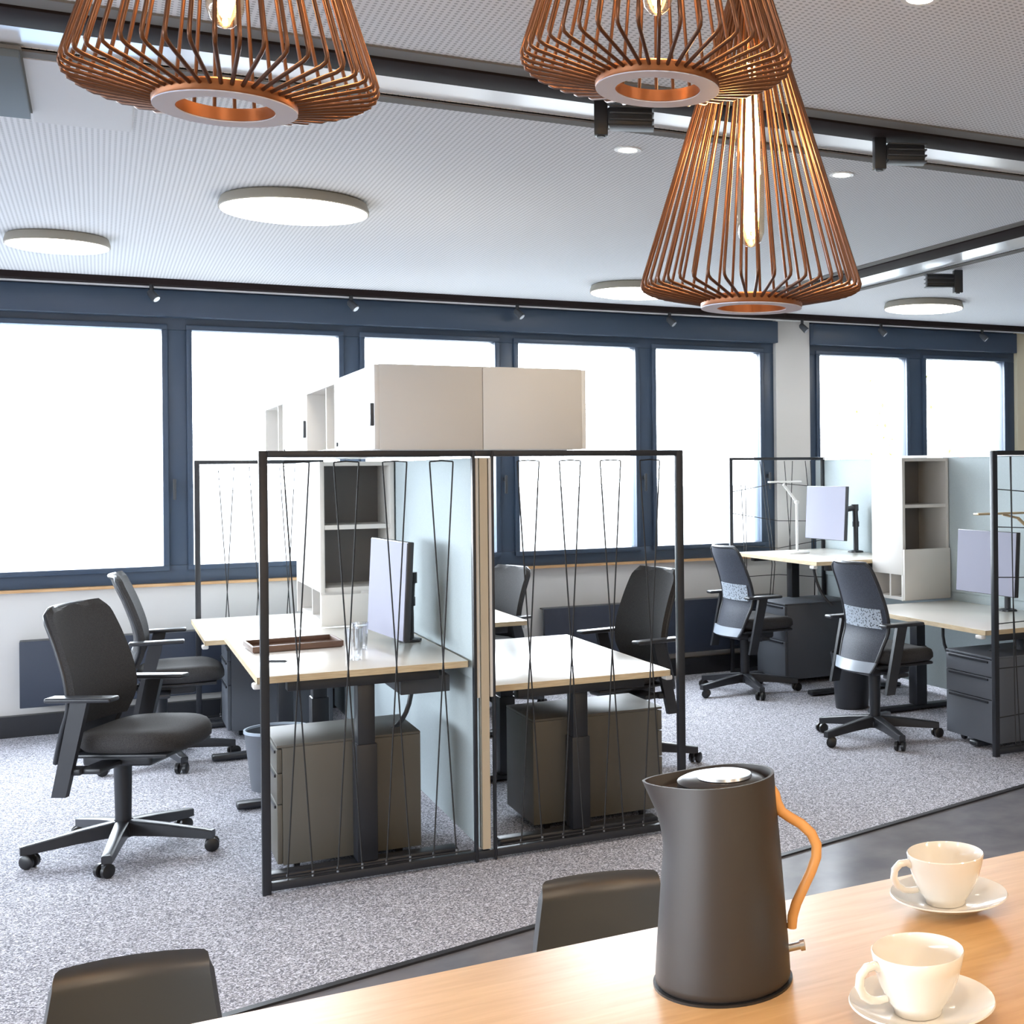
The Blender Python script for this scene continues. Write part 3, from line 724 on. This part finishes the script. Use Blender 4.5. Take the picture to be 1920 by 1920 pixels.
def reading_lamp(loc, rz, h1, elb, top, head, m, label):
    t = thing('reading_lamp', label, 'desk lamp', loc, rz, 'slim LED desk lamps')
    m_ = MB(); m_.lathe([(0, 0), (.085, 0), (.085, .008), (.08, .012), (.012, .014), (0, .014)], 32); m_.build('base', m, t)
    m_ = MB(); m_.tube([(0, 0, .012), (0, 0, h1)], .009, 12); m_.tube([(0, 0, h1), elb], .009, 12); m_.tube([(0, -.014, h1), (0, .014, h1)], .013, 12); m_.build('arm', m, t)
    m_ = MB(); m_.tube([elb, (top[0], top[1], top[2]-.004)], .006, 10); x, y, z = top; m_.box((x-head/2, y-.022, z-.004), (x+head/2, y+.022, z+.007), .003); m_.build('lamp_head', m, t)
    return t
reading_lamp((4.16, 7.66, .852), 0, .345, (-.10, 0, .465), (-.09, 0, .482), .24, 'lampwhite', 'white slim reading lamp on the raised right-hand desk')
reading_lamp((4.36, 5.32, .612), 0, .42, (-.16, .0, .545), (-.26, .0, .57), .34, 'gold', 'gold slim reading lamp on the lower right-hand desk at the right edge')

t = thing('tray', 'thin dark brown tray lying on the nearest left desk', 'tray', (.68, 5.50, .7305), math.radians(3))
m_ = MB(); m_.box((-.165, -.115, 0), (.165, .115, .006), .002); m_.build('tray_base', 'tray', t)
m_ = MB(); m_.box((-.17, -.12, .004), (.17, -.112, .026), .002); m_.box((-.17, .112, .004), (.17, .12, .026), .002); m_.box((-.17, -.112, .004), (-.162, .112, .026), .002); m_.box((.162, -.112, .004), (.17, .112, .026), .002); m_.build('rim', 'tray', t)
m_ = MB(); m_.tube([(-.05, 0, .0046), (.045, 0, .0046)], .0045, 10); m_.tube([(.045, 0, .0046), (.052, 0, .0046)], [.0045, .0015], 10); m_.tube([(.052, 0, .0046), (.058, 0, .0046)], .0012, 8)
pen = m_.build('pen', 'plastic'); pen.location = (.56, 5.09, .7302); pen.rotation_euler = (0, 0, math.radians(-32)); tag(pen, 'dark pen on the nearest left desk in front of the brown tray', 'pen')
def tumbler(loc, r, h, label):
    m_ = MB(); m_.lathe([(0, 0), (r*.82, 0), (r, h), (r-.0022, h), (r*.82-.0022, .008), (0, .008)], 28)
    o = m_.build('drinking_glass', 'tumbler'); o.location = loc; tag(o, label, 'glass', 'clear glasses on the left desk')
tumbler((.83, 5.00, .7305), .034, .118, 'clear glass on the nearest left desk, nearest to the cord screen')
tumbler((.90, 5.28, .7305), .032, .105, 'clear glass on the nearest left desk, next to the lavender monitor')
# waste bins
def bin_(loc, r, h, m, label):
    t = thing('waste_bin', label, 'waste bin', loc, 0, 'round waste bins')
    m_ = MB(); m_.lathe([(0, 0), (r*.78, 0), (r*.985, h-.01), (r*.955, h-.01), (r*.76, .01), (0, .01)], 36); m_.build('body', m, t)
    m_ = MB(); m_.lathe([(r*.955, h-.012), (r*1.01, h-.012), (r*1.01, h), (r*.955, h)], 36, close=True); m_.build('rim', 'band' if m == 'pedblue' else m, t)
bin_((.70, 6.27, 0), .138, .27, 'pedblue', 'slate waste bin with pale rim under the nearest left desk')
bin_((3.93, 6.57, 0), .125, .33, 'dark', 'black waste bin behind the nearest mesh chair')

# ================================================================ DINING TABLE, STOOLS, TABLEWARE
HT = .85
t = thing('dining_table', 'long oak high table filling the lower right foreground', 'table', (.72, .93, 0), math.radians(1.9))
m_ = MB(); m_.box((-1.9, -.62, HT-.042), (2.3, .592, HT), .004, 2); m_.build('tabletop', 'table', t)
for sx in (-1.6, 2.0):
    for sy in (-.48, .46):
        box('leg', (sx-.035, sy-.035, 0), (sx+.035, sy+.035, HT-.043), 'dark', t, .003)
def stool(loc, rz, label, zt, wt=.109, yt=.21):
    """shell chair, sitter looks to -Y local"""
    t = thing('dining_chair', label, 'chair', loc, rz, 'charcoal shell chairs at the oak table')
    z0 = zt-.30
    def shell(u, v):
        s_ = (u-.5)*2; hw = wt+.045*(1-v)
        if v > .94: hw *= .94+.06*math.sqrt(max(0, 1-((v-.94)/.0605)**2))
        y = -.018*s_*s_ + .05*(v-.2)
        tb = max(0, v-.90)/.10
        return Vector((s_*hw, .17+y-.03*(1-v)**3+.020*tb**1.6, z0+.30*v-.012*tb**2))
    m_ = MB(); m_.grid(shell, 16, 40, .020); m_.build('backrest', 'stool', t, ang=60)
    m_ = MB()
    def seat(u, v):
        s_ = (u-.5)*2; return Vector((s_*.19*(1-.1*v*v), .15-.38*v, z0+.002-.02*math.sin(PI*v)+.02*s_*s_-.03*max(0, v-.8)))
    m_.grid(seat, 12, 14, .014); m_.build('seat', 'stool', t, ang=60)
    for sx in (-1, 1):
        for sy in (-1, 1):
            m_ = MB(); m_.tube([(sx*.11, -.03+sy*.10, z0-.018), (sx*.20, -.03+sy*.19, 0)], [.012, .009], 10); m_.build('leg', 'dark', t)
    return t
# (chair placement)
stool((.024, 2.30-.205, 0), math.radians(-5), 'charcoal shell chair pushed to the table at the lower left', .662, .109)
stool((.818-.035, 2.302-.20, 0), math.radians(-11), 'charcoal shell chair just left of the kettle behind the table', .668, .109)

def hd(r, z): return Vector((R0.x*r, R0.y*r, z))
KX, KY = .617, 1.322
t = thing('kettle', 'tall matt black kettle with wooden handle on the oak table', 'kettle', (KX, KY, HT))
m_ = MB(); n = 64; hh = .231
prof = [(.0, .003), (.074, .003), (.0765, .006), (.0765, .012)] + [(.0765-(.0765-.060)*((k/12)**1.1), .012+(hh-.012)*k/12) for k in range(1, 13)] + [(.057, hh), (.056, hh-.012), (0, hh-.012)]
rings = []
def spout(ang, z):
    d = min(ang % (2*PI), 2*PI-ang % (2*PI))   # angle from the spout direction
    k = max(0, (z-.155)/(hh-.155)); w2 = .50
    return .030*(k**1.4)*math.exp(-(d/w2)**1.6)
a0 = math.atan2(-R0.y, -R0.x)
for (r, z) in prof:
    if r == 0: rings.append([m_.bm.verts.new((0, 0, z))]); continue
    rg = []
    for k in range(n):
        A_ = 2*PI*k/n; rr = r+spout(A_, z); dz = 0
        if z > hh-.02: dz = -.004*math.cos(A_)
        q = a0+A_; rg.append(m_.bm.verts.new((rr*math.cos(q), rr*math.sin(q), z+dz)))
    rings.append(rg)
for A_, B_ in zip(rings, rings[1:]):
    if len(A_) == 1:
        for k in range(n): m_.bm.faces.new((A_[0], B_[(k+1) % n], B_[k]))
    elif len(B_) == 1:
        for k in range(n): m_.bm.faces.new((A_[k], A_[(k+1) % n], B_[0]))
    else: m_.bridge(A_, B_)
m_.build('body', 'kettle', t, ang=50)
m_ = MB(); m_.lathe([(0, hh-.012), (.050, hh-.012), (.050, hh-.004), (.044, hh-.001), (0, hh-.001)], 40); m_.build('lid', 'lid', t)
m_ = MB(); m_.lathe([(0, hh), (.031, hh), (.030, hh+.003), (0, hh+.0035)], 40, c=(-R0.x*-.004, R0.y*.004, 0)); tag(m_.build('lid_button', 'steel', t), 'round steel lid button')
hp = [(.056, .218), (.0605, .210), (.063, .200), (.068, .190), (.078, .183), (.090, .176), (.1015, .165), (.1075, .152), (.107, .138), (.101, .122), (.092, .103), (.084, .086), (.0795, .071), (.0785, .058)]
m_ = MB(); m_.tube([hd(r, z) for r, z in hp], [.0055]+[.006]*12+[.0055], 12); tag(m_.build('handle', 'beech', t, ang=60), 'curved orange beech handle')
m_ = MB(); m_.tube([hd(.070, .034), hd(.088, .038)], .0045, 12); m_.tube([hd(.088, .038), hd(.093, .039)], .0065, 12); tag(m_.build('power_lever', 'steel', t), 'small chrome lever')
m_ = MB(); m_.lathe([(0, 0), (.079, 0), (.079, .0028), (0, .0028)], 48); m_.build('base_ring', 'lid', t)

def cup(loc, label_c, label_s, r=.050, rz=0.0):
    t = thing('saucer', label_s, 'saucer', loc, 0, 'white porcelain saucers')
    m_ = MB(); R_ = .0775
    m_.lathe([(0, .002), (.030, .002), (.031, .0), (.035, .0), (.037, .003), (.058, .008), (R_-.003, .0165), (R_, .0178), (R_-.001, .0195), (.060, .0125), (.034, .0065), (0, .006)], 56); m_.build('saucer_plate', 'china', t)
    c = thing('cup', label_c, 'cup', (loc[0]-.005, loc[1], loc[2]+.0068), rz, 'white porcelain cups')
    m_ = MB(); h = .064
    out = [(0, .003), (.022, .003), (.023, 0), (.026, 0), (.0275, .006), (.036, .018), (.043, .034), (.0475, .050), (.0500, h)]
    inn = [(.0480, h), (.0450, .050), (.0400, .034), (.033, .019), (.022, .009), (0, .007)]
    m_.lathe([(a*r/.05, b) for a, b in out]+[(.0490*r/.05, h+.0012)]+[(a*r/.05, b) for a, b in inn], 56); m_.build('bowl', 'china', c, ang=50)
    m_ = MB(); k = r/.05
    pts = [(-.0465*k, 0, .052), (-.053*k, 0, .056), (-.062*k, 0, .055), (-.069*k, 0, .048), (-.0705*k, 0, .038), (-.066*k, 0, .028), (-.057*k, 0, .021), (-.048*k, 0, .019), (-.038*k, 0, .0195)]
    m_.tube(pts, [.0045, .0048, .005, .005, .005, .0048, .0045, .0042, .004], 10, squash=1.0); m_.build('handle', 'china', c, ang=60)
cup((.978, 1.392, HT+.0005), 'white cup farther from us on the oak table', 'white saucer under the farther cup', .0505, math.radians(-14))
cup((.757, 1.128, HT+.0005), 'white cup nearest to us at the lower right corner', 'white saucer under the nearest cup, cut by the lower edge', .0490, math.radians(-4))

# ================================================================ PENDANTS
def make_pendant(label, nw=44):
    t = thing('wire_pendant_lamp', label, 'pendant lamp', group='bronze wire cage pendant lamps')
    RW = .0023
    pts = [(.024, 0, .432), (.028, 0, .425), (.1555, 0, .018), (.1590, 0, .006), (.1575, 0, .0), (.150, 0, -.0035), (.070, 0, -.019)]
    first = None
    for k in range(nw):
        if first is None:
            m_ = MB(); m_.tube(pts, RW, 7); first = m_.build('wire', 'copper', t, ang=60)
        else:
            o = first.copy(); COL.objects.link(o); o.parent = t; o.rotation_euler = (0, 0, 2*PI*k/nw)
    m_ = MB(); m_.lathe([(.050, -.026), (.073, -.026), (.074, -.024), (.074, -.014), (.072, -.012), (.050, -.012)], 64, close=True)
    rg = m_.build('bottom_ring', 'bronze', t)
    m_ = MB(); m_.lathe([(.0505, -.0275), (.0735, -.0275), (.0735, -.0262), (.0505, -.0262)], 64, close=True); tag(m_.build('ring_face', 'ringface', rg), 'pale lower face of the ring')
    m_ = MB(); m_.lathe([(0, .440), (.028, .440), (.028, .425), (.022, .423), (.022, .36), (.018, .355), (0, .355)], 28); sk = m_.build('lamp_holder', 'bronze', t)
    m_ = MB(); prof = [(0, .062), (.008, .064), (.015, .071), (.0195, .084), (.0200, .11), (.0200, .29), (.017, .325), (.0135, .345), (.0135, .356), (0, .356)]
    m_.lathe(prof, 28); b = m_.build('bulb', 'bulb', t, ang=60)
    m_ = MB()
    for k in range(4):
        A_ = PI/2*k+.4; m_.tube([(.004*math.cos(A_), .004*math.sin(A_), .076), (.0125*math.cos(A_), .0125*math.sin(A_), .105), (.0125*math.cos(A_+.4), .0125*math.sin(A_+.4), .22), (.007*math.cos(A_), .007*math.sin(A_), .33)], .0024, 6)
    f_ = m_.build('filament', 'filament', b)
    m_ = MB(); m_.tube([(0, 0, .10), (0, 0, .12), (0, 0, .29), (0, 0, .33)], [.003, .0088, .0088, .003], 12); m_.build('filament_core', 'core', b)
    m_ = MB(); m_.tube([(0, 0, .44), (0, 0, 2.50-1.70)], .003, 8)
    l = bpy.data.lights.new('bulb_light', 'POINT'); l.energy = 5.0; l.color = (1.0, .56, .24); l.shadow_soft_size = .022
    o = bpy.data.objects.new('bulb_light', l); COL.objects.link(o); o.parent = t; o.location = (0, 0, .19)
    m_.bm.free()
    return t
def hang(t, zr):
    m_ = MB(); m_.tube([(0, 0, .438), (0, 0, HC-zr-.012)], .003, 8); m_.build('cord', 'cord', t)
    m_ = MB(); m_.lathe([(0, HC-zr-.025), (.05, HC-zr-.025), (.055, HC-zr-.02), (.055, HC-zr-.001), (0, HC-zr-.001)], 32); m_.build('canopy', 'bronze', t)
p1 = make_pendant('bronze wire cage pendant at the upper left')
p2 = dup(p1, (.590, 1.424, 1.910), .05, 'bronze wire cage pendant at the top centre, in front of the lowest one')
p3 = dup(p1, (.838, 1.675, 1.690), .02, 'lowest bronze wire cage pendant, hanging right of centre with its full bulb in view')
p1.location = (.126, 1.535, 1.856)
hang(p1, 1.856); hang(p2, 1.910); hang(p3, 1.690)

# ================================================================ OUTSIDE, seen faintly through the glass
GZ = -1.2
o = struct('ground', (-150, -60, GZ-.1), (150, 250, GZ), mat('outdoor paving', (.16, .16, .155), .9))
t = thing('lamp_post', 'grey post outside the right-hand window', 'post', (7.86, 11, GZ)); m_ = MB(); m_.tube([(0, 0, 0), (0, 0, 5)], .05, 14); m_.build('pole', 'pole', t); m_ = MB(); m_.lathe([(0, 0), (.12, 0), (.10, .04), (0, .04)], 16); m_.build('base_plate', 'pole', t)
t = thing('sign_board', 'outdoor framed sign with red print right of the grey post', 'sign', (8.65, 12, GZ))
m_ = MB(); m_.box((-.22, -.03, 0), (-.17, .03, 3.38), .004); m_.box((.19, -.03, 0), (.24, .03, 3.38), .004); m_.box((-.17, -.03, 3.33), (.19, .03, 3.38), .004); m_.build('frame', 'pole', t)
box('panel', (-.17, -.012, 2.2), (.19, .012, 3.33), 'white', t)
m_ = MB()
for k in range(5): m_.box((-.06+.02*(k % 2), -.020, 2.55+.12*k), (.06-.015*(k % 3), -.013, 2.62+.12*k), .002)
m_.build('red_print', 'red', t)
t = thing('tree', 'young yellow-green tree outside the right-hand window', 'tree', (6.95, 10.6, GZ))
m_ = MB(); m_.tube([(0, 0, 0), (.03, .02, 2.0), (-.02, 0, 3.4)], [.035, .022, .008], 8); m_.build('trunk', 'pole', t)
m_ = MB(); rnd = random.Random(5)
for k in range(170):
    c = Vector((rnd.gauss(0, .22), rnd.gauss(0, .22), 2.75+rnd.gauss(0, .42))); d = Vector((rnd.gauss(0, 1), rnd.gauss(0, 1), rnd.gauss(0, 1))).normalized()*.035; e = d.cross(Vector((0, 0, 1))).normalized()*.014
    m_.plate([c-d, c+e, c+d, c-e], d.cross(e).normalized(), .002)
lf = m_.build('foliage', 'leaf', t, smooth=False); lf['kind'] = 'stuff'
t = thing('parked_car', 'blue car roof glimpsed outside the left window', 'car', (-.95, 14.6, GZ))
m_ = MB(); side = [(-1.9, .35), (-1.9, .85), (-1.15, 1.0), (-.75, 1.42), (.55, 1.45), (1.15, 1.05), (1.95, .9), (2.0, .35)]
m_.plate([(x, -.8, z) for x, z in side], (0, 1, 0), 1.6); m_.build('car_body', 'car', t, smooth=False)
m_ = MB(); m_.plate([(x, -.806, z) for x, z in [(-.95, 1.02), (-.68, 1.36), (.5, 1.38), (.95, 1.05)]], (0, 1, 0), 1.612); m_.build('car_window', 'dark', t, smooth=False)
for sx in (-1.2, 1.25):
    for sy in (-.78, .60):
        m_ = MB(); m_.tube([(sx, sy, .33), (sx, sy+.18, .33)], .33, 24); m_.build('wheel', 'castor', t)
